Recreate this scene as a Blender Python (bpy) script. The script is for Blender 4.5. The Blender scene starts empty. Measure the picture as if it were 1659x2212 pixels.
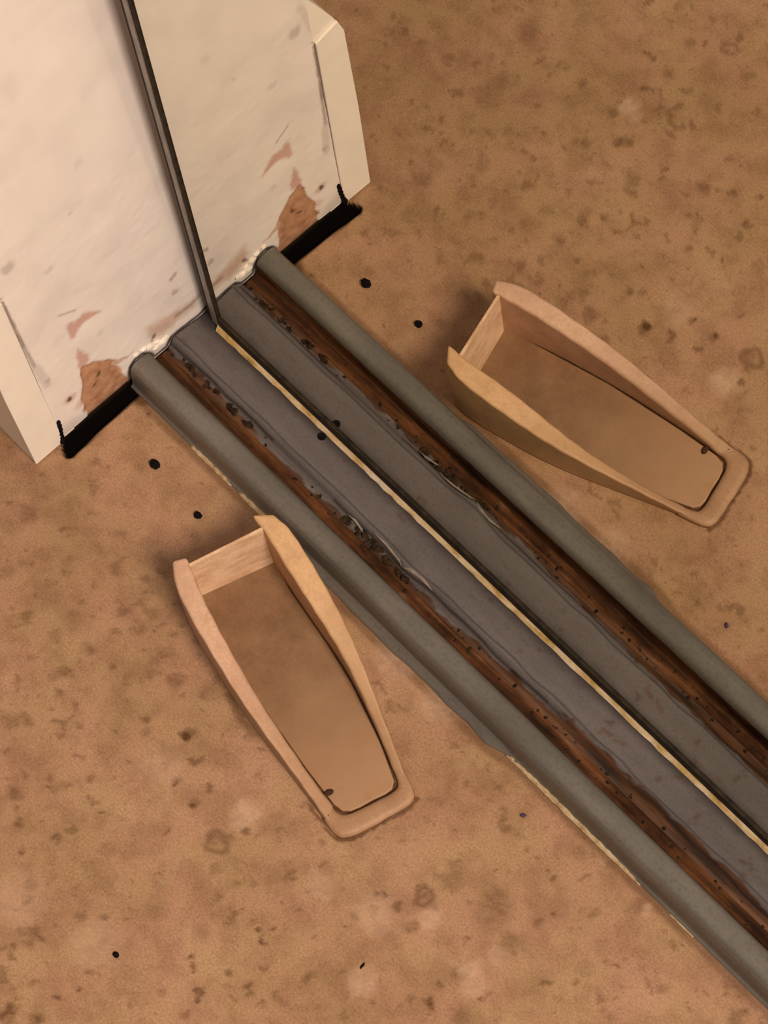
import bpy, bmesh, math, random
import numpy as np
from mathutils import Matrix, Vector

scene = bpy.context.scene
col = scene.collection
MM = 0.001

# ------------------------------------------------------------------ camera
CAM_R = ((0.67796630, 0.73041286, -0.08281763),      # image right
         (0.64638893, -0.64601178, -0.40601742),     # image down
         (-0.35006151, 0.22173373, -0.91010500))     # viewing direction
CAM_C = (0.50350373, -0.24964349, 1.00001800)
FOCAL_PX = 5809.54
cam_data = bpy.data.cameras.new('camera')
cam = bpy.data.objects.new('camera', cam_data)
col.objects.link(cam)
cx, cy, cz = (Vector(v) for v in CAM_R)
m = Matrix((cx, -cy, -cz)).transposed().to_4x4()
m.translation = Vector(CAM_C)
cam.matrix_world = m
cam_data.sensor_fit = 'AUTO'
cam_data.sensor_width = 36.0
cam_data.lens = FOCAL_PX / 2212.0 * 36.0
cam_data.clip_start = 0.01
scene.camera = cam

# ------------------------------------------------------------------ light
world = bpy.data.worlds.new('room_light')
scene.world = world
world.use_nodes = True
bg = world.node_tree.nodes['Background']
bg.inputs['Color'].default_value = (1.0, 0.88, 0.76, 1)
bg.inputs['Strength'].default_value = 0.21

lamp_data = bpy.data.lights.new('ceiling_lamp_light', 'AREA')
lamp_data.shape = 'DISK'
lamp_data.size = 0.70
lamp_data.energy = 61.0
lamp_data.color = (1.0, 0.85, 0.72)
lamp = bpy.data.objects.new('ceiling_lamp_light', lamp_data)
col.objects.link(lamp)
lamp.location = (1.55, -0.20, 1.85)
lamp.rotation_euler = (Vector((0.15, -0.08, 0.0)) - Vector(lamp.location)).to_track_quat('-Z', 'Y').to_euler()

vs = scene.view_settings
vs.view_transform = 'Standard'
vs.look = 'None'
vs.gamma = 1.0
vs.use_curve_mapping = False
vs.exposure = 0.0


# ------------------------------------------------------------------ helpers
def lin(r, g, b):
    def c(v):
        v /= 255.0
        return v / 12.92 if v <= 0.04045 else ((v + 0.055) / 1.055) ** 2.4
    return (c(r), c(g), c(b), 1.0)


class NT:
    """small wrapper for building node materials"""
    def __init__(self, name, rough=0.6, metallic=0.0, spec=0.4):
        self.m = bpy.data.materials.new(name)
        self.m.use_nodes = True
        self.t = self.m.node_tree
        self.b = self.t.nodes['Principled BSDF']
        self.b.inputs['Roughness'].default_value = rough
        self.b.inputs['Metallic'].default_value = metallic
        self.b.inputs['Specular IOR Level'].default_value = spec
        self.tc = self.t.nodes.new('ShaderNodeTexCoord')

    def node(self, kind):
        return self.t.nodes.new(kind)

    def link(self, a, b):
        self.t.links.new(a, b)

    def noise(self, scale, detail=3.0, rough=0.55, stretch=None, dist=0.0):
        n = self.node('ShaderNodeTexNoise')
        n.inputs['Scale'].default_value = scale
        n.inputs['Detail'].default_value = detail
        n.inputs['Roughness'].default_value = rough
        n.inputs['Distortion'].default_value = dist
        src = self.tc.outputs['Object']
        if stretch:
            mp = self.node('ShaderNodeMapping')
            mp.inputs['Scale'].default_value = stretch
            self.link(src, mp.inputs['Vector'])
            src = mp.outputs['Vector']
        self.link(src, n.inputs['Vector'])
        return n.outputs['Fac']

    def ramp(self, fac, stops):
        r = self.node('ShaderNodeValToRGB')
        e = r.color_ramp.elements
        while len(e) < len(stops):
            e.new(0.5)
        for el, (p, c) in zip(e, stops):
            el.position = p
            el.color = c if isinstance(c, tuple) else (c, c, c, 1)
        self.link(fac, r.inputs['Fac'])
        return r.outputs['Color']

    def mix(self, fac, a, b, mode='MIX'):
        n = self.node('ShaderNodeMix')
        n.data_type = 'RGBA'
        n.blend_type = mode
        for sock, v in ((n.inputs[0], fac), (n.inputs[6], a), (n.inputs[7], b)):
            if hasattr(v, 'node'):
                self.link(v, sock)
            else:
                sock.default_value = v
        return n.outputs[2]

    def mul(self, a, b):
        n = self.node('ShaderNodeMath')
        n.operation = 'MULTIPLY'
        n.use_clamp = True
        for sock, v in ((n.inputs[0], a), (n.inputs[1], b)):
            if hasattr(v, 'node'):
                self.link(v, sock)
            else:
                sock.default_value = v
        return n.outputs[0]

    def attr(self, name='Col'):
        a = self.node('ShaderNodeAttribute')
        a.attribute_name = name
        s = self.node('ShaderNodeSeparateColor')
        self.link(a.outputs['Color'], s.inputs['Color'])
        return s.outputs[0], s.outputs[1], s.outputs[2], a.outputs['Alpha']

    def bump(self, fac, strength=0.3, dist=0.0005):
        b = self.node('ShaderNodeBump')
        b.inputs['Strength'].default_value = strength
        b.inputs['Distance'].default_value = dist
        self.link(fac, b.inputs['Height'])
        self.link(b.outputs['Normal'], self.b.inputs['Normal'])

    def color(self, c):
        if hasattr(c, 'node'):
            self.link(c, self.b.inputs['Base Color'])
        else:
            self.b.inputs['Base Color'].default_value = c
        return self.m


def mesh_obj(name, verts, faces, mat, parent=None, smooth=False, colors=None, bevel=0.0, seg=2):
    me = bpy.data.meshes.new(name)
    me.from_pydata([tuple(v) for v in verts], [], [tuple(f) for f in faces])
    bm = bmesh.new()
    bm.from_mesh(me)
    bmesh.ops.recalc_face_normals(bm, faces=bm.faces)
    if bevel > 0:
        ed = [e for e in bm.edges if len(e.link_faces) == 2 and e.calc_face_angle(0) > math.radians(35)]
        bmesh.ops.bevel(bm, geom=ed, offset=bevel, segments=seg, affect='EDGES', profile=0.5, clamp_overlap=True)
    bm.to_mesh(me)
    bm.free()
    if colors is not None:
        at = me.color_attributes.new('Col', 'FLOAT_COLOR', 'POINT')
        at.data.foreach_set('color', np.asarray(colors, dtype=np.float32).ravel())
    if smooth:
        me.polygons.foreach_set('use_smooth', [True] * len(me.polygons))
    me.materials.append(mat)
    o = bpy.data.objects.new(name, me)
    col.objects.link(o)
    if parent:
        o.parent = parent
        o.matrix_parent_inverse = Matrix.Translation(-Vector(parent.location))
    return o


def grid_mesh(name, us, vs_, fn, mat, parent=None, colors=None, smooth=True):
    """regular grid; fn(U,V) -> X,Y,Z arrays.  Built without bmesh so large grids stay quick."""
    U, V = np.meshgrid(us, vs_, indexing='ij')
    X, Y, Z = fn(U, V)
    nu, nv = U.shape
    co = np.stack([X, Y, Z], -1).reshape(-1, 3).astype(np.float32)
    i = np.arange(nu * nv).reshape(nu, nv)
    q = np.stack([i[:-1, :-1], i[1:, :-1], i[1:, 1:], i[:-1, 1:]], -1).reshape(-1, 4)
    me = bpy.data.meshes.new(name)
    me.vertices.add(len(co))
    me.vertices.foreach_set('co', co.ravel())
    me.loops.add(q.size)
    me.loops.foreach_set('vertex_index', q.ravel().astype(np.int32))
    me.polygons.add(len(q))
    me.polygons.foreach_set('loop_start', np.arange(0, q.size, 4, dtype=np.int32))
    me.polygons.foreach_set('use_smooth', np.full(len(q), smooth))
    me.update(calc_edges=True)
    me.validate()
    if colors is not None:
        at = me.color_attributes.new('Col', 'FLOAT_COLOR', 'POINT')
        at.data.foreach_set('color', colors(U, V).astype(np.float32).ravel())
    me.materials.append(mat)
    o = bpy.data.objects.new(name, me)
    col.objects.link(o)
    if parent:
        o.parent = parent
        o.matrix_parent_inverse = Matrix.Translation(-Vector(parent.location))
    return o


def box(name, lo, hi, mat, parent=None, bevel=0.0):
    x0, y0, z0 = lo
    x1, y1, z1 = hi
    v = [(x0, y0, z0), (x1, y0, z0), (x1, y1, z0), (x0, y1, z0), (x0, y0, z1), (x1, y0, z1), (x1, y1, z1), (x0, y1, z1)]
    f = [(0, 3, 2, 1), (4, 5, 6, 7), (0, 1, 5, 4), (1, 2, 6, 5), (2, 3, 7, 6), (3, 0, 4, 7)]
    return mesh_obj(name, v, f, mat, parent, bevel=bevel)


def prism(name, profile, axis_vals, mat, parent=None, bevel=0.0, smooth=False):
    """profile: closed list of (y, z); extruded along X through axis_vals"""
    n = len(profile)
    v = [(x, y, z) for x in axis_vals for (y, z) in profile]
    f = []
    for k in range(len(axis_vals) - 1):
        for i in range(n):
            j = (i + 1) % n
            f.append((k * n + i, k * n + j, (k + 1) * n + j, (k + 1) * n + i))
    f.append(tuple(range(n))[::-1])
    f.append(tuple((len(axis_vals) - 1) * n + i for i in range(n)))
    return mesh_obj(name, v, f, mat, parent, bevel=bevel, smooth=smooth)


def thing(name, label, cat, loc=(0, 0, 0)):
    o = bpy.data.objects.new(name, None)
    o.empty_display_size = 0.02
    o.location = loc
    col.objects.link(o)
    tag(o, label, cat)
    return o


def tag(o, label=None, cat=None, group=None, kind=None):
    if label:
        o['label'] = label
    if cat:
        o['category'] = cat
    if group:
        o['group'] = group
    if kind:
        o['kind'] = kind
    return o


rng = np.random.default_rng(7)


def value_noise(x, y, cell, seed):
    """smooth value noise on a lattice, -1..1"""
    r = np.random.default_rng(seed).uniform(-1, 1, (256, 256))
    gx, gy = x / cell, y / cell
    ix, iy = np.floor(gx).astype(int), np.floor(gy).astype(int)
    fx, fy = gx - ix, gy - iy
    fx, fy = fx * fx * (3 - 2 * fx), fy * fy * (3 - 2 * fy)
    a, b = r[ix % 256, iy % 256], r[(ix + 1) % 256, iy % 256]
    c, d = r[ix % 256, (iy + 1) % 256], r[(ix + 1) % 256, (iy + 1) % 256]
    return (a * (1 - fx) + b * fx) * (1 - fy) + (c * (1 - fx) + d * fx) * fy


def smooth01(t):
    t = np.clip(t, 0, 1)
    return t * t * (3 - 2 * t)


def poly_dist(px, py, poly):
    """signed distance to a polygon (negative inside)"""
    p = np.array(poly, float)
    d = np.full(px.shape, 1e9)
    inside = np.zeros(px.shape, bool)
    for k in range(len(p)):
        a, b = p[k], p[(k + 1) % len(p)]
        e = b - a
        t = np.clip(((px - a[0]) * e[0] + (py - a[1]) * e[1]) / (e @ e), 0, 1)
        d = np.minimum(d, np.hypot(px - a[0] - t * e[0], py - a[1] - t * e[1]))
        c = ((a[1] <= py) & (py < b[1])) | ((b[1] <= py) & (py < a[1]))
        with np.errstate(divide='ignore', invalid='ignore'):
            xx = a[0] + (py - a[1]) / (b[1] - a[1] if b[1] != a[1] else 1e-9) * e[0]
        inside ^= c & (px < xx)
    return np.where(inside, -d, d)


def axis_samples(lo, a, b, hi, step, coarse):
    """dense samples on [a,b], growing steps out to lo / hi"""
    s = list(np.arange(a, b + step * .5, step))
    left, d, x = [], step, a
    while x > lo:
        d = min(d * 1.35, coarse)
        x = max(lo, x - d)
        left.append(x)
    right, d, x = [], step, s[-1]
    while x < hi:
        d = min(d * 1.35, coarse)
        x = min(hi, x + d)
        right.append(x)
    return np.array(left[::-1] + s + right)


# ------------------------------------------------------------------ materials
# travertine floor: attribute R = brown pit / stain / painted shade, G = pale fill, B = deep gap painted black
f_ = NT('travertine_stone', rough=0.42, spec=0.35)
aR, aG, aB, _ = f_.attr()
big = f_.ramp(f_.noise(16, 3), [(0.30, lin(168, 131, 99)), (0.70, lin(187, 150, 118))])
midn = f_.ramp(f_.noise(75, 4, .6), [(0.38, lin(140, 96, 62)), (0.56, lin(255, 255, 255))])
hue = f_.ramp(f_.noise(34, 4, .6), [(0.40, lin(250, 255, 238)), (0.60, lin(255, 246, 250))])
big = f_.mix(0.6, big, hue, 'MULTIPLY')
c1 = f_.mix(0.26, big, midn, 'MULTIPLY')
fine = f_.ramp(f_.noise(210, 3, .6), [(0.22, lin(122, 78, 44)), (0.37, lin(255, 255, 255))])
c1 = f_.mix(0.55, c1, fine, 'MULTIPLY')
grain = f_.ramp(f_.noise(1100, 2, .6), [(0.25, lin(205, 190, 175)), (0.75, lin(255, 255, 255))])
c1 = f_.mix(0.85, c1, grain, 'MULTIPLY')
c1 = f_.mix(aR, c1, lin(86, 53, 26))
c1 = f_.mix(aG, c1, lin(212, 178, 150))
c1 = f_.mix(aB, c1, lin(12, 9, 8))
c1 = c1
rgh = f_.node('ShaderNodeMapRange')
rgh.inputs['To Min'].default_value, rgh.inputs['To Max'].default_value = 0.42, 1.0
f_.link(aB, rgh.inputs['Value'])
f_.link(rgh.outputs[0], f_.b.inputs['Roughness'])
spc = f_.node('ShaderNodeMapRange')
spc.inputs['To Min'].default_value, spc.inputs['To Max'].default_value = 0.35, 0.0
f_.link(aB, spc.inputs['Value'])
f_.link(spc.outputs[0], f_.b.inputs['Specular IOR Level'])
f_.bump(f_.noise(420, 4), 0.12, 0.0006)
MAT_FLOOR = f_.color(c1)

# white gloss paint: R = bare tan plaster, G = pink primer, B = grey-brown grime and a painted shadow line, A = dark specks
p_ = NT('white_paint', rough=0.38, spec=0.4)
aR, aG, aB, aA = p_.attr()
pc = p_.ramp(p_.noise(28, 3), [(0.3, lin(232, 218, 210)), (0.7, lin(241, 229, 218))])
pc = p_.mix(aG, pc, lin(196, 140, 122))
pc = p_.mix(aR, pc, p_.ramp(p_.noise(220, 4, .6), [(0.3, lin(160, 112, 82)), (0.7, lin(204, 154, 120))]))
pc = p_.mix(aB, pc, lin(116, 92, 84))
dk = p_.node('ShaderNodeMath')
dk.operation = 'SUBTRACT'
dk.inputs[0].default_value = 1.0
p_.link(aA, dk.inputs[1])
pc = p_.mix(dk.outputs[0], pc, lin(40, 26, 20))
p_.bump(p_.noise(90, 4), 0.15, 0.0008)
MAT_PAINT = p_.color(pc)

q_ = NT('white_painted_wood', rough=0.42, spec=0.4)
qc = q_.ramp(q_.noise(60, 4), [(0.3, lin(236, 222, 208)), (0.7, lin(244, 231, 214))])
q_.bump(q_.noise(120, 3), 0.12, 0.0006)
MAT_WOOD = q_.color(qc)

w_ = NT('wall_plaster', rough=0.8, spec=0.2)
MAT_WALL = w_.color(w_.ramp(w_.noise(12, 4), [(0.3, lin(218, 204, 188)), (0.7, lin(228, 216, 200))]))

# galvanised steel of the track
g_ = NT('dull_galvanised_steel', rough=0.46, metallic=0.25, spec=0.4)
gc = g_.ramp(g_.noise(60, 4, .6, (0.25, 1, 1)), [(0.3, lin(97, 91, 84)), (0.7, lin(123, 116, 107))])
sp = g_.ramp(g_.noise(700, 3, .7), [(0.25, lin(150, 140, 130)), (0.5, lin(255, 255, 255))])
g_.bump(g_.noise(300, 3, .6, (0.3, 1, 1)), 0.12, 0.0004)
MAT_STEEL = g_.color(g_.mix(0.4, gc, sp, 'MULTIPLY'))

# plate beside the door: R = rust, G = painted shade by the door and dark lines
h_ = NT('stained_steel_plate', rough=0.5, metallic=0.2, spec=0.35)
aR, aG, aB, _ = h_.attr()
hc = h_.ramp(h_.noise(50, 4, .6, (0.25, 1, 1)), [(0.3, lin(89, 81, 79)), (0.7, lin(112, 103, 99))])
hc = h_.mix(0.4, hc, h_.ramp(h_.noise(800, 3, .7), [(0.25, lin(150, 140, 130)), (0.5, lin(255, 255, 255))]), 'MULTIPLY')
hc = h_.mix(aR, hc, h_.ramp(h_.noise(260, 4, .6, (0.12, 1, 1)), [(0.3, lin(40, 28, 18)), (0.5, lin(82, 50, 26)), (0.72, lin(112, 74, 46))]))
hc = h_.mix(aG, hc, lin(44, 38, 40))
h_.bump(h_.noise(300, 3, .6, (0.3, 1, 1)), 0.15, 0.0004)
MAT_PLATE = h_.color(hc)

# rust in the groove
r_ = NT('flaking_rust', rough=0.85, spec=0.15)
streak = r_.noise(330, 5, .65, (0.05, 1, 1), 0.3)
rc = r_.ramp(streak, [(0.28, lin(34, 22, 12)), (0.45, lin(70, 42, 22)), (0.58, lin(100, 60, 31)), (0.74, lin(124, 98, 76))])
blot = r_.ramp(r_.noise(38, 4, .65, (0.7, 1, 1)), [(0.36, lin(92, 76, 44)), (0.58, lin(255, 255, 255))])
rc = r_.mix(0.75, rc, blot, 'MULTIPLY')
r_.bump(r_.noise(420, 5, .7, (0.2, 1, 1)), 0.6, 0.0008)
MAT_RUST = r_.color(rc)

d_ = NT('dark_packed_dirt', rough=0.95, spec=0.1)
MAT_DIRT = d_.color(d_.ramp(d_.noise(300, 4), [(0.3, lin(22, 16, 11)), (0.7, lin(66, 48, 30))]))

fl = NT('pale_metal_flake', rough=0.5, metallic=0.2)
MAT_FLAKE = fl.color(fl.ramp(fl.noise(200, 3), [(0.3, lin(120, 105, 92)), (0.7, lin(160, 145, 128))]))

# worn yellowish edge of the door's bottom rail
e_ = NT('worn_brass_edge', rough=0.45, metallic=0.15, spec=0.5)
ec = e_.ramp(e_.noise(150, 5, .7, (0.5, 1, 1)), [(0.26, lin(112, 84, 38)), (0.40, lin(206, 166, 96)), (0.54, lin(236, 206, 160)), (0.72, lin(244, 226, 208))])
e_.bump(e_.noise(500, 3), 0.4, 0.0005)
MAT_GOLD = e_.color(ec)

sb = NT('old_yellowed_sealant', rough=0.6)
MAT_SEALANT = sb.color(sb.ramp(sb.noise(170, 4, .7), [(0.3, lin(128, 100, 66)), (0.5, lin(178, 148, 108)), (0.75, lin(200, 180, 150))]))

k_ = NT('black_rubber_seal', rough=0.7, spec=0.2)
MAT_SEAL = k_.color(k_.ramp(k_.noise(200, 3), [(0.3, lin(26, 20, 14)), (0.7, lin(56, 44, 30))]))

s_ = NT('grey_aluminium_edge', rough=0.4, metallic=0.5)
MAT_ALU = s_.color(s_.ramp(s_.noise(300, 4, .7, (1, 1, 0.2)), [(0.3, lin(96, 88, 82)), (0.7, lin(160, 150, 142))]))

mi = bpy.data.materials.new('mirror_glass')
mi.use_nodes = True
t = mi.node_tree
t.nodes.remove(t.nodes['Principled BSDF'])
gl = t.nodes.new('ShaderNodeBsdfAnisotropic') if False else t.nodes.new('ShaderNodeBsdfGlossy')
gl.inputs['Roughness'].default_value = 0.0
gl.inputs['Color'].default_value = (0.80, 0.79, 0.72, 1)
t.links.new(gl.outputs[0], t.nodes['Material Output'].inputs['Surface'])
MAT_MIRROR = mi

# tan moulded rubber of the wedge
def rubber(name, lo, hi, streaks=False, worn=False):
    n = NT(name, rough=0.55, spec=0.35)
    c = n.ramp(n.noise(60, 4), [(0.3, lin(*lo)), (0.7, lin(*hi))])
    g = n.ramp(n.noise(800, 2), [(0.25, lin(205, 190, 175)), (0.75, lin(255, 255, 255))])
    c = n.mix(0.4, c, g, 'MULTIPLY')
    if worn:                                             # painted shade: rims darker, base paler towards the thin end; random blotches
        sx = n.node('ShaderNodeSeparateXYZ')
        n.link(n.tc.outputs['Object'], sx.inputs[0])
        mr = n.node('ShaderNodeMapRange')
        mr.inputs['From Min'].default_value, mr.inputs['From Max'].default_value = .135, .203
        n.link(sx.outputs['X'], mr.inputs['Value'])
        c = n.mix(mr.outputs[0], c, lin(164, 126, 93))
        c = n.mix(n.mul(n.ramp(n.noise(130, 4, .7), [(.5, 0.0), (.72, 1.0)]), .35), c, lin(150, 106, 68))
    if streaks:
        s = n.ramp(n.noise(260, 3, .6, (1, 0.08, 1)), [(0.35, lin(205, 175, 145)), (0.6, lin(255, 255, 255))])
        c = n.mix(0.5, c, s, 'MULTIPLY')
    n.bump(n.noise(350, 3), 0.15, 0.0004)
    return n.color(c)


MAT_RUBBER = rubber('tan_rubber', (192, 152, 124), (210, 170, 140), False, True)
MAT_RUBBER_TOE = rubber('darker_tan_rubber', (160, 122, 90), (176, 138, 104))  # toe lip tone, darker than the side walls
MAT_RUBBER_END = rubber('pale_tan_rubber', (222, 184, 150), (236, 200, 166), True)
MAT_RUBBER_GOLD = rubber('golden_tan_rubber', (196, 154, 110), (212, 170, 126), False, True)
MAT_RUBBER_BASE = rubber('shaded_brown_rubber', (122, 90, 62), (144, 110, 80), False, True)  # shade inside the hollow painted into the base colour

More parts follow.
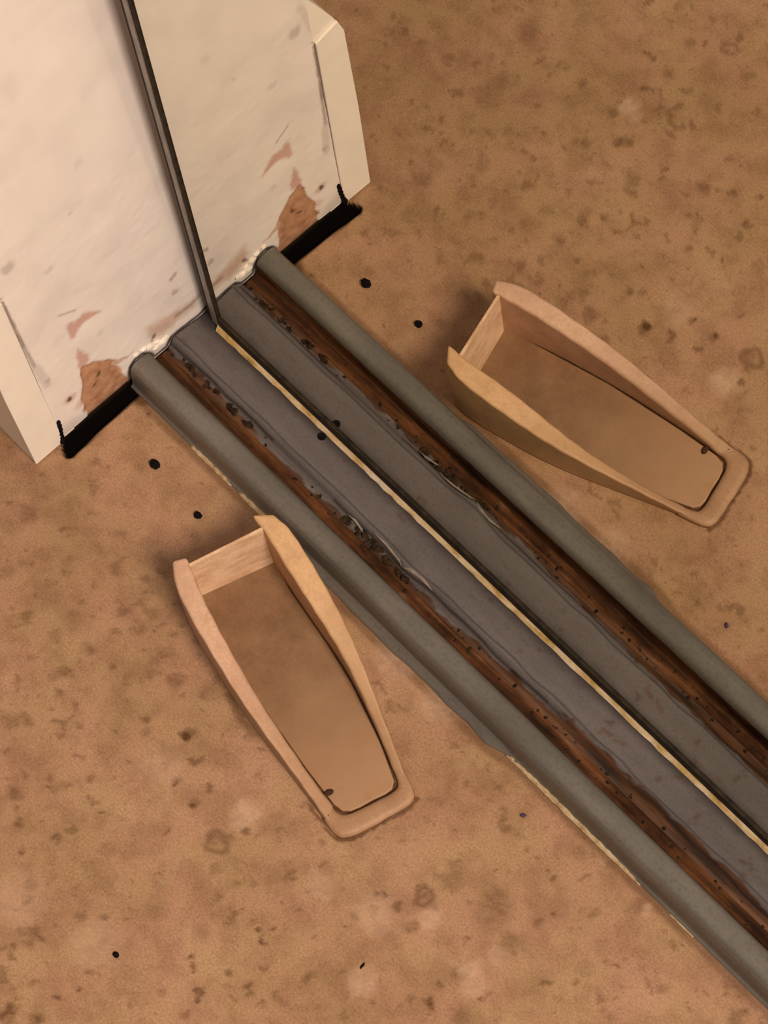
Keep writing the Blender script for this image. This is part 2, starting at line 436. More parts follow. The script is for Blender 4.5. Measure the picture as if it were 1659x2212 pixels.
# ------------------------------------------------------------------ the floor
SPOTS=[(79.2,-146.1,2.5,0.6,0),(88.9,-184.2,1.8,0.6,0),(80.0,-174.0,4.5,0.4,0),(84.9,-170.7,2.0,0.4,0),(84.9,-153.0,3.0,0.3,0),(98.0,-127.9,1.8,0.4,0),(101.4,-115.9,2.5,0.35,0),(118.0,-134.6,1.5,0.7,0),(112.5,-147.7,1.4,0.5,0),(134.2,-127.3,1.8,0.9,0),(131.7,-126.5,1.2,0.7,0),(113.0,-116.9,3.0,0.5,0),(112.7,-113.0,1.5,0.5,0),(143.7,-132.6,1.8,0.55,0),(120.6,-167.7,1.8,0.55,0),(113.4,-179.9,2.5,0.5,0),(116.3,-175.8,2.5,0.45,0),(111.0,-181.6,1.2,0.5,0),(104.2,-192.6,2.5,0.5,0),(110.4,-196.2,1.8,0.5,0),(115.2,-199.5,1.8,0.6,0),(146.6,-143.9,1.5,0.9,0),(156.6,-135.1,1.8,0.7,0),(158.5,-145.8,1.4,0.9,0),(134.9,-173.3,1.2,0.6,0),(130.4,-192.0,2.0,0.6,0),(180.7,-137.6,1.8,0.7,0),(176.5,-148.1,4.8,0.6,1),(124.8,-206.7,1.2,0.6,0),(147.9,-181.5,3.5,0.35,0),(182.9,-155.2,2.5,0.5,0),(137.4,-211.5,2.5,0.45,0),(141.8,-215.8,2.2,0.6,0),(161.5,-205.9,2.5,0.6,0),(167.6,-200.4,1.8,0.5,0),(157.8,-215.0,1.0,0.7,0),(156.0,-222.7,1.8,0.6,0),(180.6,-182.2,5.0,0.25,0),(203.5,-161.9,1.4,0.6,0),(203.4,-158.9,1.0,0.5,0),(202.9,-166.4,1.2,0.5,0),(216.8,-154.2,1.0,0.8,0),(213.7,-160.1,1.2,0.8,0),(218.0,-161.1,1.3,0.9,0),(199.1,-176.7,3.5,0.3,0),(202.7,-186.3,1.4,0.8,0),(206.6,-186.9,1.4,0.7,0),(218.4,-179.4,1.6,0.8,0),(226.1,-177.7,2.0,0.7,0),(229.7,-178.7,1.2,0.8,0),(216.3,-193.3,2.2,0.8,0),(216.2,-191.0,1.2,0.7,0),(206.2,-202.2,2.0,0.5,0),(179.5,-217.2,1.5,0.8,0),(182.6,-224.5,1.4,0.9,0),(178.5,-232.3,1.5,0.7,0),(170.3,-250.1,4.0,0.9,0),(180.3,-244.4,2.5,0.7,0),(152.5,-232.6,1.5,0.5,0),(240.4,-158.2,2.5,0.7,0),(241.7,-171.6,1.5,0.3,0),(208.6,-136.0,1.5,0.6,0),(211.3,-125.2,1.2,0.5,0),(236.5,-116.1,1.8,0.7,0),(244.3,-115.2,2.2,0.7,0),(248.1,-104.9,3.5,0.6,1),(253.2,-115.5,3.0,0.5,0),(253.6,-105.6,2.0,0.4,0),(236.1,-134.7,1.0,0.9,0),(235.4,-129.0,1.5,0.4,0),(238.3,-122.1,2.0,0.4,0),(250.8,-92.7,5.0,0.5,0),(245.2,-88.9,1.5,0.4,0),(279.2,-116.7,4.0,0.5,0),(277.1,-124.2,1.5,0.6,0),(280.0,-132.0,2.5,0.9,0),(260.1,-148.8,1.2,0.7,0),(219.0,-102.1,1.4,0.5,0),(205.5,-118.4,1.5,0.4,0),(198.5,-148.8,1.4,0.4,0),(175.6,-132.8,6.0,-0.5,0),(138.5,-142.8,8.0,-0.25,0),(138.3,-219.4,12.1,-0.25,0),(217.1,-130.5,6.0,-0.3,0),(240.3,-122.5,8.0,-0.3,0),(256.5,-144.8,6.0,-0.4,0),(174.0,-208.0,11.1,-0.3,0),(277.3,-65.2,1.0,0.8,0),(251.1,-92.0,4.6,0.5,0),(269.0,-86.9,6.7,0.5,0),(269.8,-92.6,4.2,0.4,0),(285.1,-93.8,5.0,0.5,0),(285.2,-98.8,3.4,0.4,0),(271.8,-104.3,1.2,0.9,0),(268.5,-110.9,0.8,0.6,0),(261.9,-94.2,0.8,0.6,0),(288.4,-74.8,1.0,0.7,0),(285.4,-80.5,2.1,0.4,0),(245.7,-104.2,2.7,0.6,1),(251.0,-106.7,2.1,0.5,0),(312.1,-87.5,1.2,0.9,0),(304.0,-94.9,1.2,0.6,0),(305.2,-93.0,0.8,0.6,0),(292.9,-116.5,1.2,0.9,0),(276.8,-124.3,1.3,0.7,0),(279.6,-132.3,2.3,0.9,0),(315.0,-72.6,1.0,0.8,0),(317.8,-71.6,1.0,0.8,0),(310.8,-80.1,3.4,0.35,0),(331.0,-47.7,0.8,0.6,0),(301.5,-41.0,1.0,0.8,0),(307.0,-47.8,2.9,0.35,0),(276.2,-49.1,2.5,0.3,0),(260.7,-78.3,0.8,0.5,0),(205.5,-47.5,1.7,0.4,0),(292.9,-126.8,3.4,0.4,0),(251.6,55.8,1.2,0.5,0),(282.4,-112.0,5.0,-0.4,0),(284.7,-100.7,4.2,-0.3,0),(256.2,-109.1,5.0,-0.4,0),(311.1,-47.5,2.5,-0.4,0),(286.3,-115.7,5.9,-0.3,0),(98.3,-103.2,2.0,0.5,0),(101.6,-109.9,3.9,0.35,0),(101.9,-115.1,1.6,0.5,0),(112.1,-118.1,2.0,0.4,0),(113.1,-113.7,1.6,0.5,0),(106.2,-97.4,2.3,0.45,0),(95.7,-116.1,0.7,0.8,0),(118.3,-134.2,1.3,0.7,0),(134.8,-127.8,1.6,0.9,0),(132.1,-127.3,1.3,0.6,0),(146.8,-143.5,1.3,0.7,0),(156.2,-135.0,1.2,0.5,0),(158.9,-146.0,1.2,0.6,0),(180.6,-137.5,1.4,0.5,0),(152.7,-107.4,3.9,0.45,0),(130.8,-102.4,2.3,0.6,0),(136.3,-104.4,2.0,0.5,0),(127.4,-110.2,3.9,0.25,0),(104.6,-121.3,2.0,0.3,0),(14.3,-120.7,3.7,0.3,0),(43.2,-112.2,2.7,0.45,0),(61.4,-101.3,2.7,0.55,0),(59.3,-112.0,2.3,0.4,0),(49.9,-140.2,3.0,0.5,0),(85.3,-103.1,2.3,0.4,0),(78.8,-131.1,3.0,0.5,0),(86.7,-111.7,2.3,0.4,0),(79.2,-174.3,3.7,0.5,0),(81.4,-169.3,2.3,0.5,0),(76.7,-150.2,3.3,0.4,0),(28.8,-134.0,3.3,0.4,0),(45.7,-124.3,2.3,0.4,0),(31.8,-64.5,2.3,0.3,0),(34.8,-82.4,3.7,0.2,0),(11.0,-100.3,6.7,0.35,0),(24.1,-96.1,5.0,0.35,0),(14.9,-111.2,6.0,0.35,0),(24.5,-83.8,3.0,0.3,0),(64.2,-137.3,3.3,0.3,0),(91.5,-129.5,2.0,0.5,0),(88.2,-93.0,3.3,0.3,0),(71.1,-95.8,2.0,0.4,0),(65.2,-150.5,2.5,0.4,0),(63.4,-126.7,3.0,0.3,0),(72.8,-69.4,2.7,0.5,0),(211.2,-41.7,2.3,0.4,0),(195.3,-46.8,8.3,-0.3,0),(169.4,-45.2,10.0,-0.35,0),(9.0,-44.9,2.3,0.9,0),(15.4,-44.7,1.7,0.8,0),(-14.7,-92.9,1.0,0.9,0),(-12.4,-93.0,0.8,0.9,0),(296.6,-32.4,6.7,0.25,0),(-25.1,-193.9,2.3,0.5,0),(-18.2,-200.5,1.8,0.5,0),(-21.2,-161.5,3.2,0.5,0),(-8.5,-175.6,2.3,0.4,0),(-27.6,-183.0,4.6,0.35,0),(15.7,-192.5,1.3,0.7,0),(30.6,-193.4,1.8,0.5,0),(50.8,-191.2,2.3,0.6,0),(48.2,-197.7,1.8,0.5,0),(53.1,-198.9,4.6,-0.5,0),(59.1,-197.6,3.7,-0.4,0),(50.6,-210.8,1.8,0.7,0),(42.8,-223.3,2.3,0.6,0),(39.4,-223.6,1.5,0.6,0),(53.9,-223.1,2.3,0.5,0),(81.4,-226.3,2.3,0.6,0),(63.6,-183.1,2.7,0.7,0),(66.7,-185.4,2.3,0.5,0),(52.5,-173.3,2.7,0.55,0),(48.5,-171.2,1.8,0.4,0),(76.1,-206.9,2.3,0.5,0),(79.3,-172.8,2.7,0.5,0),(84.9,-169.5,2.0,0.55,0),(86.6,-187.0,1.6,0.6,0),(88.6,-181.9,1.8,0.5,0),(105.1,-192.8,2.7,0.6,0),(114.1,-198.1,1.8,0.5,0),(59.7,-167.8,1.4,0.5,0),(46.4,-116.2,2.3,0.6,0),(79.6,-145.2,2.3,0.6,0),(84.8,-152.1,1.8,0.6,0),(109.3,-177.7,1.8,0.4,0),(130.3,-191.4,1.8,0.5,0),(76.2,-110.8,2.3,0.5,0),(80.6,-118.5,1.8,0.5,0),(102.2,-112.4,2.7,0.5,0),(102.0,-109.7,1.6,0.5,0),(114.5,-115.2,3.7,0.55,0),(134.5,-126.6,2.3,0.7,0),(144.1,-131.9,1.6,0.5,0),(158.0,-144.7,2.7,0.5,0),(155.4,-133.9,0.9,0.7,0),(49.7,-89.9,1.8,0.5,0),(58.9,-100.6,2.3,0.4,0),(47.7,-99.2,2.3,0.3,0),(-8.7,-119.2,0.9,0.5,0),(5.1,-133.5,1.1,0.5,0),(103.2,-210.2,2.3,0.4,0),(124.7,-204.9,1.4,0.5,0),(-6.8,-195.7,6.4,0.35,0),(5.8,-171.2,5.5,0.3,0),(2.5,-158.9,4.6,0.3,0),(48.3,-241.4,2.7,0.5,0),(63.2,-257.6,2.3,0.6,0),(63.7,-250.8,3.7,0.5,1),(33.0,-250.6,2.7,0.4,0),(80.0,-246.6,2.7,0.3,0),(65.8,-222.0,2.7,0.5,0),(24.3,-154.8,2.3,0.4,0),(19.9,-146.9,2.3,0.4,0),(30.0,-126.6,2.7,0.3,0),(16.4,-116.8,2.7,0.3,0),(61.5,-120.5,1.8,0.4,0),(122.2,-138.9,1.8,0.4,0),(121.3,-167.1,1.8,0.4,0),(94.1,-235.1,2.3,0.4,0),(204.4,-67.7,1.7,0.0,0),(118.6,-133.6,1.9,0.5,0),(134.4,-126.6,2.7,0.7,0),(144.0,-131.9,1.7,0.5,0),(145.4,-130.5,0.9,0.4,0),(156.0,-134.7,1.1,0.7,0),(158.4,-144.7,2.7,0.4,0),(175.2,-147.4,3.8,0.35,0),(114.3,-116.6,3.8,0.5,0),(103.2,-111.4,2.7,0.5,0),(126.6,-111.9,1.9,0.4,0),(179.1,-147.1,2.3,0.3,0),(79.7,-118.1,1.9,0.4,0),(76.0,-111.7,1.9,0.4,0),(49.4,-89.8,3.0,0.35,0),(60.4,-99.9,1.9,0.4,0),(134.7,-172.8,1.1,0.5,0)]
# pits and stains of the stone, floor millimetres: x, y, radius, strength (negative = pale), kind (1 = ring)

GAP = [(2.3, -40.0), (6.6, -41.0), (7.2, -62), (8.4, -77.5), (8.8, -81.2), (7.2, -83.6), (4.6, -83.2), (0.5, -80.2), (-2, -79.5), (-2, -40)]


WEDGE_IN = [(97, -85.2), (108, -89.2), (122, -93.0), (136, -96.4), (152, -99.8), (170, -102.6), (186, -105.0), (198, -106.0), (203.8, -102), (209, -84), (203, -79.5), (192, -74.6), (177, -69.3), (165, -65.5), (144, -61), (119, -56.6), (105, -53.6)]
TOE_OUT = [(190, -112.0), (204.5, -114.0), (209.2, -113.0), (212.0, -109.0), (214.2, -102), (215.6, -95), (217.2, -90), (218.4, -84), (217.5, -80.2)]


def floor_color(U, V):
    x, y = U / MM, V / MM
    R = np.zeros(U.shape)
    G = np.zeros(U.shape)
    wx = x + 1.3 * value_noise(x, y, 3.1, 1) + .6 * value_noise(x, y, 1.4, 2)
    wy = y + 1.3 * value_noise(x, y, 3.3, 3) + .6 * value_noise(x, y, 1.5, 4)
    for k, (sx, sy, r, s, kind) in enumerate(SPOTS):
        a = (np.abs(x - sx) < 3.2 * r + 3) & (np.abs(y - sy) < 3.2 * r + 3)
        if not a.any():
            continue
        d = np.hypot((wx[a] - sx), (wy[a] - sy)) / r
        if kind == 1:
            w = np.exp(-((d - .85) / .32) ** 2) * s
        else:
            w = s * smooth01((1.35 - d) / 0.9) * (0.75 + .35 * value_noise(wx[a], wy[a], 1.2, 10 + k))
        if s > 0:
            R[a] = np.maximum(R[a], w * (1.25 if r < 2.3 else 1.0))
        else:
            G[a] = np.maximum(G[a], -w * 0.9)
    # scattered small pits everywhere
    n = value_noise(wx, wy, 4.2, 21) * .6 + value_noise(wx, wy, 2.1, 22) * .5
    cl = value_noise(x, y, 26, 23)
    near_door = smooth01((x + 134) / 10) * smooth01((439 - x) / 10) * smooth01((y + 334) / 10)   # where the mesh is fine enough for pits
    R = np.maximum(R, smooth01((n + .28 * cl - .52) / .3) * .42 * near_door)
    def near(line, r, s_, acc):
        for a, b in zip(line[:-1], line[1:]):
            ex, ey = b[0] - a[0], b[1] - a[1]
            t_ = np.clip(((x - a[0]) * ex + (y - a[1]) * ey) / (ex * ex + ey * ey), 0, 1)
            d_ = np.hypot(x - a[0] - t_ * ex, y - a[1] - t_ * ey) + .35 * value_noise(x, y, 2, 33)
            acc = np.maximum(acc, s_ * smooth01((1.5 - d_ / r) / 1.0))
        return acc
    R = near(WEDGE_IN, 1.2, 1.0, R)  # crease shade painted below the wedge's inner edges
    R = near(TOE_OUT, .75, .85, R)  # toe outline: painted contact shade and dirt
    R = near([(-5, -43.6), (104, -43.6), (118, -46.2), (222, -46.2), (236, -43.6), (480, -43.4)], 2.2, .55, R)  # contact shade painted on the stone beside the rail foot
    R = near([(133, -104), (142, -107), (151, -108.5)], 1.5, .55, R)  # painted contact shade and dirt beside the left side wall
    dg = poly_dist(x, y + .5 * value_noise(x, y, 2.5, 31), GAP)
    B = smooth01((.7 - dg) / .9)  # dark depth of the jamb gap, painted black
    # rust bleed by the foot of the track
    d = np.hypot((x - 8) / 7, (y + 43) / 4)
    R = np.maximum(R, smooth01((1.2 - d) / .8) * .9)
    return np.stack([np.clip(R, 0, 1), np.clip(G, 0, 1), B, np.ones(U.shape)], -1)


def floor_shape(U, V):
    x, y = U / MM, V / MM
    z = -0.06 * (value_noise(x, y, 9, 41) + 1)
    dg = poly_dist(x, y, GAP)
    z = z - 2.2 * smooth01((-.2 - dg) / 1.6)
    return U, V, z * MM


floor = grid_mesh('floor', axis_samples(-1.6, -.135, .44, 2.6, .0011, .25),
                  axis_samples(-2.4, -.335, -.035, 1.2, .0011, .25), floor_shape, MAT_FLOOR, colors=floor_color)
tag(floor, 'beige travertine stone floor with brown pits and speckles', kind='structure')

# ------------------------------------------------------------------ wall end, jamb board and baseboard
wall = box('wall_left', (-.9, -.072, .004), (-.0125, .11, 2.4), MAT_WALL)
tag(wall, 'white end of the short wall behind the jamb board', kind='structure')

CHIP = [(-59.5, 39.8), (-53.6, 37.0), (-46.1, 29.0), (-43.5, 15.9), (-41.7, 2.2), (-43.9, -6), (-53.7, -6), (-62.9, -6), (-65.2, 4.8), (-64.9, 17.5), (-61.9, 26.0)]
PINK_LOW = [(-57.5, 55.3), (-54.5, 45.1), (-55.0, 40.5), (-59.8, 36.6), (-60.3, 47.9)]
SLIVER = [(-47.0, 29.4), (-41.7, 23.6), (-35.4, 22.0), (-42.4, 20.6), (-46.2, 24.5)]
PINK_UP = [(-58.5, 75.2), (-54.8, 73.8), (-50.3, 73.6), (-43.9, 70.1), (-43.0, 66.1), (-48.1, 67.7), (-52.9, 66.8), (-56.3, 64.1), (-58.9, 64.6)]
SMEAR = [(-26.1, 29.4), (-12.7, 25.1), (-3.9, 23.0), (1.1, 24.9), (-1.8, 16.8), (-11.4, 17.3), (-19.5, 15.8), (-26.2, 20.3)]


def jamb_paint(U, V):
    y, z = U / MM, V / MM
    wy = y + .9 * value_noise(y, z, 3, 51) + .5 * value_noise(y, z, 1.3, 52)
    wz = z + .9 * value_noise(y, z, 3, 53) + .5 * value_noise(y, z, 1.3, 54)

    def area(poly, soft):
        return smooth01((soft * .5 - poly_dist(wy, wz, poly)) / soft)

    def dot(a, b, r, s=1.0):
        return s * smooth01((1.3 - np.hypot(wy - a, wz - b) / r) / .7)

    def stroke(a, b, r, s):
        ex, ez = b[0] - a[0], b[1] - a[1]
        t_ = np.clip(((y - a[0]) * ex + (z - a[1]) * ez) / (ex * ex + ez * ez), 0, 1)
        dd = np.hypot(y - a[0] - t_ * ex, z - a[1] - t_ * ez) + .25 * value_noise(y, z, 2.2, 59)
        return s * smooth01((1.4 - dd / r) / 1.0)
    R = np.maximum.reduce([area(CHIP, 1.2), area(SLIVER, 1.5) * .7, area(SMEAR, 7) * .62])
    G = np.maximum.reduce([area(PINK_UP, 2.5) * .75, area(PINK_LOW, 2.5) * .75, dot(-69, 25.8, 3.2, .5), dot(-66, 16, 3.0, .35)])
    B = np.maximum.reduce([stroke((-78.9, 121), (-78.3, 84), .8, .75), stroke((-78.3, 84), (-77.6, 66), 1.0, .55),  # shadow line beside the end block, painted grey-brown
                           stroke((-77.0, 64), (-75.6, 47), 2.2, .26), dot(-75.0, 50, 1.8, .45), stroke((-59.8, 85.0), (-52.8, 80.3), .7, .5),
                           dot(-7.7, 49.6, 2.0, .5), dot(-9.1, 38.2, 1.8, .45), dot(-71.9, 138.4, 3.5, .35),
                           stroke((-78.5, 123.5), (-91, 125.5), .6, .7), stroke((-80, 132), (-76, 150), 2.0, .20),
                           dot(-40, 140, 1.5, .2), dot(-46, 53, 2, .15), stroke((-12, 21), (2, 21), 1.3, .45),
                           dot(-57, 118, 2.2, .18), dot(-30, 165, 2.0, .15)])
    B = np.maximum(B, .05 * smooth01((value_noise(wy, wz, 9, 57) - .2) / .5))
    # grime creeping up from the foot
    foot = smooth01((14 - z + 5 * value_noise(y, z, 6, 58)) / 12)
    B = np.maximum(B, foot * .28)
    prof = [(-41.0, 3), (-40.6, 9), (-39.2, 12.8), (-36.0, 15.3), (-31.8, 14.8), (-29.0, 11.0), (-27.0, 5.6), (-20.5, 5.2), (-16.8, 9.6), (-5.5, 9.0), (5, 8.4)]
    K0 = np.maximum.reduce([stroke(p0, p1, 1.15, .93) for p0, p1 in zip(prof[:-1], prof[1:])])
    K = np.maximum.reduce([K0, dot(-69.0, 25.8, 1.5, .85), dot(-53.3, 24.8, 1.5, .7), dot(-57.2, 20.1, 1.1, .75), dot(-55.6, 21.0, .9, .6),
                           dot(-64.1, 2.5, 2.0, .6), dot(-24.2, 20.6, 1.6, .7), dot(-26, 18, 1.2, .5), dot(-66, 11, .9, .5)])
    return np.stack([np.clip(R, 0, 1), np.clip(G, 0, 1), np.clip(B, 0, 1), 1 - np.clip(K, 0, 1)], -1)


def jamb_shape(U, V):
    y, z = U / MM, V / MM
    x = .25 * value_noise(y, z, 14, 61) + .05 * value_noise(y, z, 3, 62)
    x = x - .5 * smooth01((.6 - poly_dist(y + .7 * value_noise(y, z, 2.5, 51), z, CHIP)) / 1.0)
    # the board's edges roll back a little
    yc = -1.5 - 8.0 * np.clip((z - 30) / 220, 0, 1.0)      # the front corner is planed off towards the door
    t_ = np.clip((y - yc), 0, 30)
    x = x - np.where(t_ < 2.5, .06 * t_ * t_, .375 + .22 * (t_ - 2.5))
    x = np.maximum(x, -11.8)
    return x * MM, U, V


jy = np.concatenate([np.arange(-.0790, .0081, .0006), [.012, .018, .024, .04]])
jz = np.concatenate([np.arange(.0035, .150, .0008), np.arange(.152, .30, .004), np.linspace(.32, 2.4, 14)])
jamb = grid_mesh('trim_1', jy, jz, jamb_shape, MAT_PAINT, colors=jamb_paint)
tag(jamb, 'white painted jamb board with chipped tan and pink patches at its foot', kind='structure')
# its bottom and outer returns give the board its thickness
box('board_core', (-.0122, -.0788, .0035), (-.0015, -.0120, 2.4), MAT_WOOD, jamb)
# lumps of old caulk where the track meets the board
bm = bmesh.new()
for (yy, zz, r) in ((-25, 12.5, 1.9), (-22.5, 12.0, 1.7), (-20, 12.8, 1.4), (-28.0, 16.0, 1.6), (-31, 18.0, 1.3), (-35, 18.6, 1.0), (-24, 15.5, 1.4)):
    mt = Matrix.Translation((.0005, yy * MM, zz * MM)) @ Matrix.Diagonal((.55, 1.35, .8, 1))
    r0 = bmesh.ops.create_icosphere(bm, subdivisions=2, radius=r * MM, matrix=mt)
    for v in r0['verts']:
        v.co += Vector(rng.uniform(-.00025, .00025, 3))
me = bpy.data.meshes.new('caulk')
bm.to_mesh(me)
bm.free()
me.materials.append(MAT_WOOD)
caulk = bpy.data.objects.new('caulk', me)
col.objects.link(caulk)
caulk.parent = jamb
tag(caulk, 'lumpy cream caulk', kind='stuff')

BB = [(-.0722, .0008), (-.0940, .0008), (-.0945, .060), (-.0938, .1170), (-.0922, .1225), (-.0905, .1275), (-.0862, .1372), (-.0818, .1470), (-.0787, .1540), (-.0770, .162), (-.0765, .170), (-.0722, .172)]
base = prism('baseboard_left', BB, (-.9, -.0035, -.0008), MAT_WOOD)
tag(base, 'white baseboard whose cut end shows beside the jamb', kind='structure')
# cut end of the board: a bright squared block, slightly proud
v = []
for x in (-.0008, .0007):
    v += [(x, -.0790, .0010), (x, -.0943, .0008), (x, -.0948, .060), (x, -.0940, .1165), (x, -.0915, .1252), (x, -.0796, .1220), (x, -.0793, .060)]
n = 7
fc = [tuple(range(n))[::-1], tuple(range(n, 2 * n))] + [(i, (i + 1) % n, n + (i + 1) % n, n + i) for i in range(n)]
mesh_obj('end_block', v, fc, MAT_WOOD, base, bevel=.0004)
# small black crack between block and board
bm = bmesh.new()
for (yy, zz, r) in ((-77.9, 16.5, 1.0), (-78.2, 13.5, 1.25), (-78.5, 10.5, 1.25), (-78.9, 7.5, 1.2), (-79.2, 4.5, 1.3), (-79.6, 1.8, 1.6)):
    bmesh.ops.create_icosphere(bm, subdivisions=2, radius=r * MM, matrix=Matrix.Translation((.0004, yy * MM, zz * MM)) @ Matrix.Diagonal((.45, 1, 1.9, 1)))
me = bpy.data.meshes.new('black_filler')
bm.to_mesh(me)
bm.free()
kk = NT('black_grime', rough=0.9, spec=0.1)
MAT_BLACK = kk.color(kk.ramp(kk.noise(300, 3), [(0.3, lin(10, 8, 9)), (0.7, lin(22, 17, 15))]))
me.materials.append(MAT_BLACK)
ob = bpy.data.objects.new('black_filler', me)
col.objects.link(ob)
ob.parent = jamb

# ------------------------------------------------------------------ sliding mirror door
door = thing('door_1', 'sliding mirror door standing in the rusty floor track', None, (.0, 0, .0085))
door['kind'] = 'structure'
ZT = 2.0
XL = lambda z: .0088 + (z - .012) * .016                   # the door hangs slightly out of plumb
v = [(XL(.014) + .0035, 0, .014), (1.05, 0, .014), (1.05, 0, ZT), (XL(ZT) + .0035, 0, ZT)]
v += [(a, .004, c) for a, b, c in v]
F6 = [(0, 1, 2, 3), (7, 6, 5, 4), (0, 4, 5, 1), (1, 5, 6, 2), (2, 6, 7, 3), (3, 7, 4, 0)]
mesh_obj('mirror_panel', v, F6, MAT_MIRROR, door)


def stile(name, a, b, y0, y1, mat):
    z0, z1 = .0125, ZT + .003
    w = [(XL(z0) + a, y0, z0), (XL(z0) + b, y0, z0), (XL(z1) + b, y0, z1), (XL(z1) + a, y0, z1)]
    w += [(p, y1, r) for p, q, r in w]
    return mesh_obj(name, w, F6, mat, door)


stile('edge_frame', -.0005, .0026, -.0012, .012, MAT_ALU)
stile('edge_seal', .0026, .0042, -.0007, .0, MAT_SEAL)
stile('back_seal', -.0034, -.0006, -.0004, .010, MAT_SEAL)
box('backing_board', (.016, .0042, .016), (1.05, .014, ZT), MAT_WALL, door)
# bottom rail: worn sloping lip in front of the glass, dark bead above it
xs = list(np.arange(.011, .47, .004)) + [.6, .8, 1.05]
lip = [(-.0023, .0090), (-.0019, .0086), (.0, .0086), (.0, .0124), (-.0004, .0124)]
vv = []
for x in xs:
    j = rng.uniform(-.00022, .00022, 2)
    for (y, z) in lip:
        k = 1.0 if y < -.0001 else 0.0
        vv.append((x, y + k * j[0], z + k * j[1]))
n = len(lip)
ff = []
for k in range(len(xs) - 1):
    for i in range(n):
        ff.append((k * n + i, k * n + (i + 1) % n, (k + 1) * n + (i + 1) % n, (k + 1) * n + i))
ff += [tuple(range(n))[::-1], tuple((len(xs) - 1) * n + i for i in range(n))]
lipo = mesh_obj('bottom_rail', vv, ff, MAT_GOLD, door)
lipo['label'] = 'worn yellowish bottom rail edge'
box('bottom_seal', (.0125, -.0009, .0124), (1.05, 0, .0190), MAT_SEAL, door)

# ------------------------------------------------------------------ floor track
track = thing('door_track', 'rusty grey steel sliding door track across the stone floor', 'track', (.5, 0, 0))
TX = np.concatenate([np.arange(.0012, .46, .0016), np.linspace(.47, 1.1, 16)])
TYH = []


def smooth_profile(pts, n):
    p = np.array(pts, float)
    d = np.r_[0, np.cumsum(np.hypot(*np.diff(p, axis=0).T))]
    s = np.linspace(0, d[-1], n)
    return np.stack([np.interp(s, d, p[:, 0]), np.interp(s, d, p[:, 1])], 1)


def sheet(name, pts, n, mat, wob=0.0, colors=None, seed=0, extra=None):
    pr = smooth_profile(pts, n)

    def fn(U, V):
        i = np.round(V).astype(int)
        y, z = pr[i, 0].copy(), pr[i, 1].copy()
        x = U / MM
        if wob:
            z = z + wob * value_noise(x, y * 3, 7, seed) + .5 * wob * value_noise(x, y * 3, 2.5, seed + 1)
        if extra:
            y, z = extra(x, y, z)
        return U, y * MM, z * MM
    cf = None
    if colors:
        cf = lambda U, V: colors(U / MM, pr[np.round(V).astype(int), 0])
    return grid_mesh(name, TX, np.arange(n), fn, mat, track, colors=cf)


def lip_chip(x, y, z):
    # the foot of the rail is nicked and lifts in places
    k = smooth01((x - 104) / 16) * smooth01((232 - x) / 14) * (y < -41.3)
    return y - (2.6 + .5 * value_noise(x, y * 0, 11, 71)) * k, z + .2 * k


rail = sheet('front_rail', [(-42.6, .0), (-42.5, .9), (-41.9, 1.2), (-41.4, 1.6), (-41.0, 4), (-40.7, 9), (-40.0, 12.6), (-38.6, 14.6), (-36.5, 15.3), (-33.0, 15.2), (-30.8, 14.6), (-29.6, 13.2), (-29.0, 11.5)],
             34, MAT_STEEL, .06, seed=81, extra=lip_chip)
groove = sheet('groove', [(-29.0, 11.5), (-28.4, 7.5), (-27.6, 5.4), (-24.5, 4.8), (-22.4, 4.9)], 20, MAT_RUST, .42, seed=85)
groove['label'] = 'groove caked with flaking brown rust'


def plate_col(x, y):
    yb = -20.4 + 3.6 * smooth01((x - 150) / 110) + 1.6 * np.exp(-((x - 25) / 25) ** 2)
    e = smooth01((yb - y + 1.5 * value_noise(x, y * 3, 7, 91) + .7 * value_noise(x, y * 2, 2, 92)) / .8)
    sp = smooth01((value_noise(x, y, 5, 93) + .5 * value_noise(x, y, 1.8, 94) - .75) / .3) * .5
    door_shade = smooth01((y + 6.5 + .5 * value_noise(x, y, 5, 95)) / 6.0) * .8  # shade painted on the plate, darker towards the door
    ln = np.maximum(np.exp(-((y + 15.4 + .5 * value_noise(x, y * 0, 12, 96)) / .4) ** 2) * .75, np.exp(-((y + 18.4 + .5 * value_noise(x, y * 0, 9, 97)) / .45) ** 2) * .7 * (value_noise(x, y * 0, 30, 98) > -.3))
    return np.stack([np.clip(np.maximum(e * .9, sp), 0, 1), np.clip(np.maximum(door_shade, ln), 0, 1), 0 * x, 1 + 0 * x], -1)


def dent(x, y, z):
    k = np.exp(-((x - 146) / 9) ** 2) * np.clip((y + 22) / 4, 0, 1) * np.exp(-np.clip(y + 16, 0, 99) / 3)
    return y - 1.6 * k, z + 1.4 * k


plate = sheet('centre_plate', [(-22.4, 4.9), (-20.6, 5.2), (-18.8, 6.6), (-17.6, 8.7), (-16.4, 9.8), (-15.0, 10.2), (-12, 10.0), (-6, 9.0), (0, 8.2), (8, 8.2), (16.6, 8.2)], 84, MAT_PLATE, .05, colors=plate_col, seed=88, extra=dent)
rear = sheet('rear_rail', [(16.6, 8.2), (18.6, 6.4), (20, 5), (27.6, 5), (29, 11.5), (30.8, 14.6), (33, 15.2), (36.5, 15.3), (38.6, 14.6), (40, 12.6), (41.2, 4), (42, 1.2), (45, 0)], 26, MAT_STEEL, .05, seed=89)
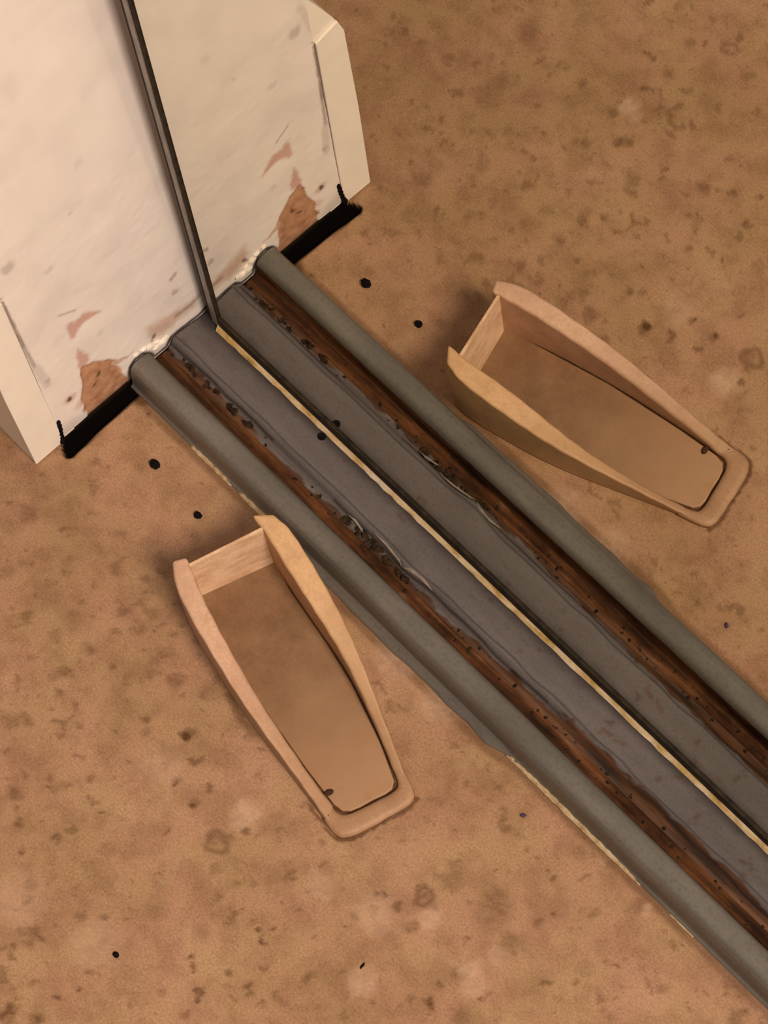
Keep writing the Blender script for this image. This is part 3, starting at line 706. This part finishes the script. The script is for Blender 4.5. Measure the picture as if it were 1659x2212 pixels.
# pale old sealant along the foot of the rail, in broken lengths
for (xa, xb, w0, sd) in ((40, 66, .9, 1), (70, 101, 1.1, 2), (214, 224, .8, 3), (229, 303, 1.0, 4), (318, 332, .6, 5)):
    r4 = np.random.default_rng(sd)
    xs_ = np.arange(xa, xb + .1, 1.6)
    vv, ff = [], []
    for k, x in enumerate(xs_):
        w_ = 1.15 * w0 * (.35 + .65 * math.sin(math.pi * (k + .5) / len(xs_)) ** .4) * r4.uniform(.75, 1.2)
        yc_ = -42.7 - 2.0 * smooth01((x - 104) / 16) * smooth01((232 - x) / 14)
        for (a, b) in ((-.8, 0), (-.6, .6), (.1, .9), (.8, 1.5), (.9, 0)):
            vv.append((x * MM, (yc_ + a * w_) * MM, (b * w_ + .02) * MM))
    for k in range(len(xs_) - 1):
        for i in range(5):
            ff.append((5 * k + i, 5 * k + (i + 1) % 5, 5 * k + 5 + (i + 1) % 5, 5 * k + 5 + i))
    ff += [(4, 3, 2, 1, 0), tuple(range(5 * len(xs_) - 5, 5 * len(xs_)))]
    mesh_obj('sealant_bead', vv, ff, MAT_SEALANT, track, smooth=True)
# screw in the plate beside the door
bm = bmesh.new()
bmesh.ops.create_cone(bm, cap_ends=True, segments=20, radius1=1.8 * MM, radius2=1.5 * MM, depth=.9 * MM, matrix=Matrix.Translation((.0792, -.0033, .0091)))
me = bpy.data.meshes.new('screw_head')
bm.to_mesh(me)
bm.free()
me.materials.append(MAT_BLACK)
o = bpy.data.objects.new('screw_head', me)
col.objects.link(o)
o.parent = track
o.matrix_parent_inverse = Matrix.Translation(-track.location)
o['label'] = 'black screw head'


def clods(name, spots_, mat, parent, seed, squash=.55):
    r2 = np.random.default_rng(seed)
    bm_ = bmesh.new()
    for (x, y, z, r) in spots_:
        mt_ = Matrix.Translation((x * MM, y * MM, z * MM)) @ Matrix.Rotation(r2.uniform(0, 6), 4, 'Z') @ Matrix.Diagonal((r2.uniform(.9, 1.6), r2.uniform(.7, 1.0), squash, 1))
        c = bmesh.ops.create_icosphere(bm_, subdivisions=2, radius=r * MM, matrix=mt_)
        for v_ in c['verts']:
            v_.co += Vector(r2.uniform(-.17, .17, 3)) * r * MM
    me_ = bpy.data.meshes.new(name)
    bm_.to_mesh(me_)
    bm_.free()
    me_.materials.append(mat)
    ob_ = bpy.data.objects.new(name, me_)
    col.objects.link(ob_)
    ob_.parent = parent
    ob_.matrix_parent_inverse = Matrix.Translation(-Vector(parent.location))
    return ob_


r3 = np.random.default_rng(5)
sp_ = [(r3.uniform(2, 62), r3.uniform(-21.5, -17.5), 6.2, r3.uniform(.5, 1.3)) for _ in range(46)]
sp_ += [(r3.uniform(112, 152), r3.uniform(-22, -17.5), 6.4, r3.uniform(.6, 1.6)) for _ in range(44)]
sp_ += [(r3.uniform(60, 420), r3.uniform(-26, -18), 5.2, r3.uniform(.3, .8)) for _ in range(110)]
cl = clods('dirt_crumbs', sp_, MAT_DIRT, track, 11)
tag(cl, 'dark packed dirt lying in the groove', kind='stuff')


def flake(pts, th):
    n_ = len(pts)
    v_ = [(x * MM, y * MM, z * MM) for x, y, z in pts] + [(x * MM, y * MM, (z - th) * MM) for x, y, z in pts]
    f2 = [tuple(range(n_)), tuple(range(n_, 2 * n_))[::-1]] + [(i, n_ + i, n_ + (i + 1) % n_, (i + 1) % n_) for i in range(n_)]
    return mesh_obj('flake', v_, f2, MAT_FLAKE, track)


flake([(112, -19.2, 8.2), (117, -18.6, 9.4), (121.5, -19.4, 9.2), (123.0, -20.4, 8.8), (121, -20.2, 8.8), (117, -19.5, 9.0)], .4)
flake([(126, -17.6, 10.6), (134, -17.2, 11.2), (143, -18.4, 11.6), (146, -20.2, 11.0), (143.5, -19.3, 11.2), (134, -18.2, 10.9)], .4)
flake([(146, -19.6, 10.2), (149, -17.6, 11.2), (156, -17.0, 10.9), (162, -18.2, 10.2), (155, -18.2, 10.6), (150, -18.8, 10.8)], .4)

# ------------------------------------------------------------------ the hollow wedge
wedge = thing('door_wedge', 'tan hollow rubber door wedge lying open side up beside the track', 'door wedge', (.15, -.08, 0))
LO = [(87.5, -88.0), (96, -94.0), (111, -98.4), (128.6, -102), (143, -104.8), (160, -107.0), (178.6, -109.0), (192, -110.6), (202, -112.0)]
LI = [(90.3, -82.6), (97, -85.2), (108, -89.2), (122, -93.0), (136, -96.4), (152, -99.8), (170, -102.6), (186, -105.0), (198, -106.0)]
LZ = [33.2, 31.4, 27.6, 23.4, 19.6, 14.8, 9.9, 6.2, 3.4]
RI = [(96.3, -52.8), (105.3, -53.6), (119, -56.6), (131.7, -58.9), (144, -61.0), (154, -62.8), (165, -65.5), (177, -69.3), (192, -74.6), (204, -79.5)]
RO = [(102.3, -46.3), (110.4, -45.3), (120, -46.9), (131.6, -49.3), (145.5, -52.8), (157, -56.3), (170.4, -61.4), (183.4, -66.9), (198, -72.8), (209, -77.4)]
RZ = [36.0, 34.0, 30.8, 27.8, 23.4, 20.0, 15.6, 11.2, 6.6, 3.2]


def densify(pts, n_):
    p = np.array(pts, float)
    t_ = np.linspace(0, 1, len(p))
    s = np.linspace(0, 1, n_)
    out = np.stack([np.interp(s, t_, p[:, k]) for k in range(p.shape[1])], 1)
    for _ in range(2):                                   # relax the corners of the polyline
        out[1:-1] = (out[:-2] + 2 * out[1:-1] + out[2:]) / 4
    return out


def wall_strip(name, outer, inner, zs, mat, seed):
    o_ = densify([(a, b, c) for (a, b), c in zip(outer, zs)], 40)
    i_ = densify([(a, b, c) for (a, b), c in zip(inner, zs)], 40)
    v_, f2 = [], []
    for k in range(40):
        j = .12 * math.sin(k * 1.7 + seed)
        v_ += [(o_[k, 0], o_[k, 1] - .5, 0), (o_[k, 0], o_[k, 1] + j, o_[k, 2]), (i_[k, 0], i_[k, 1] + j, i_[k, 2]), (i_[k, 0], i_[k, 1], 0)]
    for k in range(39):
        for i in range(4):
            f2.append((4 * k + i, 4 * k + (i + 1) % 4, 4 * k + 4 + (i + 1) % 4, 4 * k + 4 + i))
    f2 += [(3, 2, 1, 0), (156, 157, 158, 159)]
    w_ = mesh_obj(name, [(x * MM, y * MM, z * MM) for x, y, z in v_], f2, mat, wedge, bevel=.0013, seg=3, smooth=True)
    w_.modifiers.new('face_weighted', 'WEIGHTED_NORMAL').weight = 100
    return w_


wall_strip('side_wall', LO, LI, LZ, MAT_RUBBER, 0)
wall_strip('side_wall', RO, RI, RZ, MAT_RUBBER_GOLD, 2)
# end wall across the thick end, set in from the ends of the side walls
e0, e1 = np.array((93.6, -84.2)), np.array((103.6, -53.4))
d0 = (e1 - e0) / np.linalg.norm(e1 - e0)
nn = np.array((d0[1], -d0[0]))                            # towards +X, into the hollow
vv = []
for s in (0.0, -1.3):
    a, b = e0 + nn * s, e1 + nn * s
    vv += [(a[0] + .8, a[1], 1.2), (b[0] + .8, b[1], 1.2), (b[0], b[1], 34.2), (a[0], a[1], 31.4)]
mesh_obj('end_wall', [(x * MM, y * MM, z * MM) for x, y, z in vv], F6, MAT_RUBBER_END, wedge, bevel=.0003)
# base and toe
BP = [(93.5, -85.2), (103.5, -52.5), (119, -57.2), (145, -61.8), (165, -66.3), (190, -74.5), (203, -80.2), (206.5, -81.8), (208.4, -84.6), (208.0, -88), (206.3, -93), (205.0, -98.5), (203.6, -102.2), (201.2, -104.6), (197, -105.2), (178, -103.0), (143, -97.4), (111, -89.6)]
n = len(BP)
vv = [(x * MM, y * MM, .2 * MM) for x, y in BP] + [(x * MM, y * MM, 2.0 * MM) for x, y in BP]
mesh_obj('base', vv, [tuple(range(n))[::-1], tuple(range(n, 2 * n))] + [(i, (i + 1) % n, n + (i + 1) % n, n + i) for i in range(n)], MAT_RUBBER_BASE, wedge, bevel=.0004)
# low rounded lip that carries the rim round the thin end
TO = densify([(199, -112.4), (204.5, -113.3), (208.8, -112.6), (211.2, -109.2), (212.6, -105.6), (213.6, -101.8), (214.9, -97.6), (215.2, -94.6), (216.4, -90.8), (217.3, -87.0), (217.9, -83.6), (217.0, -80.4), (214.0, -78.4), (209.5, -77.0), (204, -75.4)], 60)
TI = densify([(197, -106.2), (200, -106.4), (202.4, -105.4), (204.2, -102.8), (205.0, -100.2), (206.0, -97.2), (206.8, -94.4), (207.6, -91.4), (208.6, -88.4), (209.1, -86.0), (209.4, -84.0), (209.0, -82.2), (207.5, -81.0), (205.0, -79.9), (201, -78.3)], 60)
vv, ff = [], []
SEC = [(0.0, 0.0), (0.02, .55), (0.12, .88), (0.3, 1.0), (0.7, 1.0), (0.88, .88), (0.98, .55), (1.0, 0.0)]
for k in range(60):
    h = (3.3 - .9 * math.sin(math.pi * k / 59)) * MM
    for (a, b) in SEC:
        p = TO[k] * (1 - a) + TI[k] * a
        vv.append((p[0] * MM, p[1] * MM, b * h))
for k in range(59):
    for i in range(7):
        ff.append((8 * k + i, 8 * k + i + 1, 8 * k + 9 + i, 8 * k + 8 + i))
    ff.append((8 * k + 7, 8 * k, 8 * k + 8, 8 * k + 15))
ff += [tuple(range(8))[::-1], tuple(range(472, 480))]
mesh_obj('toe_lip', vv, ff, MAT_RUBBER_TOE, wedge, smooth=True)


# ------------------------------------------------------------------ crumbs of dirt lying loose
def crumb(x, y, r, label, mat=MAT_BLACK, seed=0, stretch=(1.1, .9, .7), z=0.0, rot=0.0):
    r2 = np.random.default_rng(seed)
    bm_ = bmesh.new()
    c = bmesh.ops.create_icosphere(bm_, subdivisions=2, radius=r * MM, matrix=Matrix.Rotation(rot, 4, 'Z') @ Matrix.Diagonal((*stretch, 1)))
    for v_ in c['verts']:
        v_.co += Vector(r2.uniform(-.14, .14, 3)) * r * MM
    zmin = min(v_.co.z for v_ in bm_.verts)
    bmesh.ops.translate(bm_, verts=bm_.verts, vec=(0, 0, -zmin))
    me_ = bpy.data.meshes.new('dirt_crumb')
    bm_.to_mesh(me_)
    bm_.free()
    me_.materials.append(mat)
    ob_ = bpy.data.objects.new('dirt_crumb', me_)
    ob_.location = (x * MM, y * MM, (z - .1) * MM)
    col.objects.link(ob_)
    tag(ob_, label, 'crumb')
    ob_['group'] = 'loose crumbs on the floor'
    return ob_


crumb(35.9, -59.0, 2.2, 'largest black dirt crumb on the floor, nearest the jamb', seed=1, stretch=(1.2, .95, .5))
crumb(66.0, -61.5, 1.8, 'black dirt crumb between the jamb and the thick end of the wedge', seed=2, stretch=(1.1, .9, .55))
crumb(182.4, -205.7, 1.25, 'small black dirt crumb at the lower left, far from the track', seed=3)
pm = NT('purple_grit', rough=.7)
crumb(251.5, -55.3, 1.0, 'tiny purple crumb on the floor below the track', pm.color(lin(70, 52, 78)), seed=4, stretch=(1.3, .7, .6), rot=.8)
bmn = NT('brown_grit', rough=.9)
crumb(192.4, -103.4, 1.25, 'brown crumb inside the wedge against its left side wall', bmn.color(lin(62, 34, 16)), seed=5, stretch=(1.0, 1.5, .7), z=1.7, rot=-.3)
crumb(251.6, -140.4, .8, 'short dark sliver of dirt on the open floor below the wedge toe', seed=6, stretch=(.5, 2.0, .5), rot=.2)

door.location.y += .0008
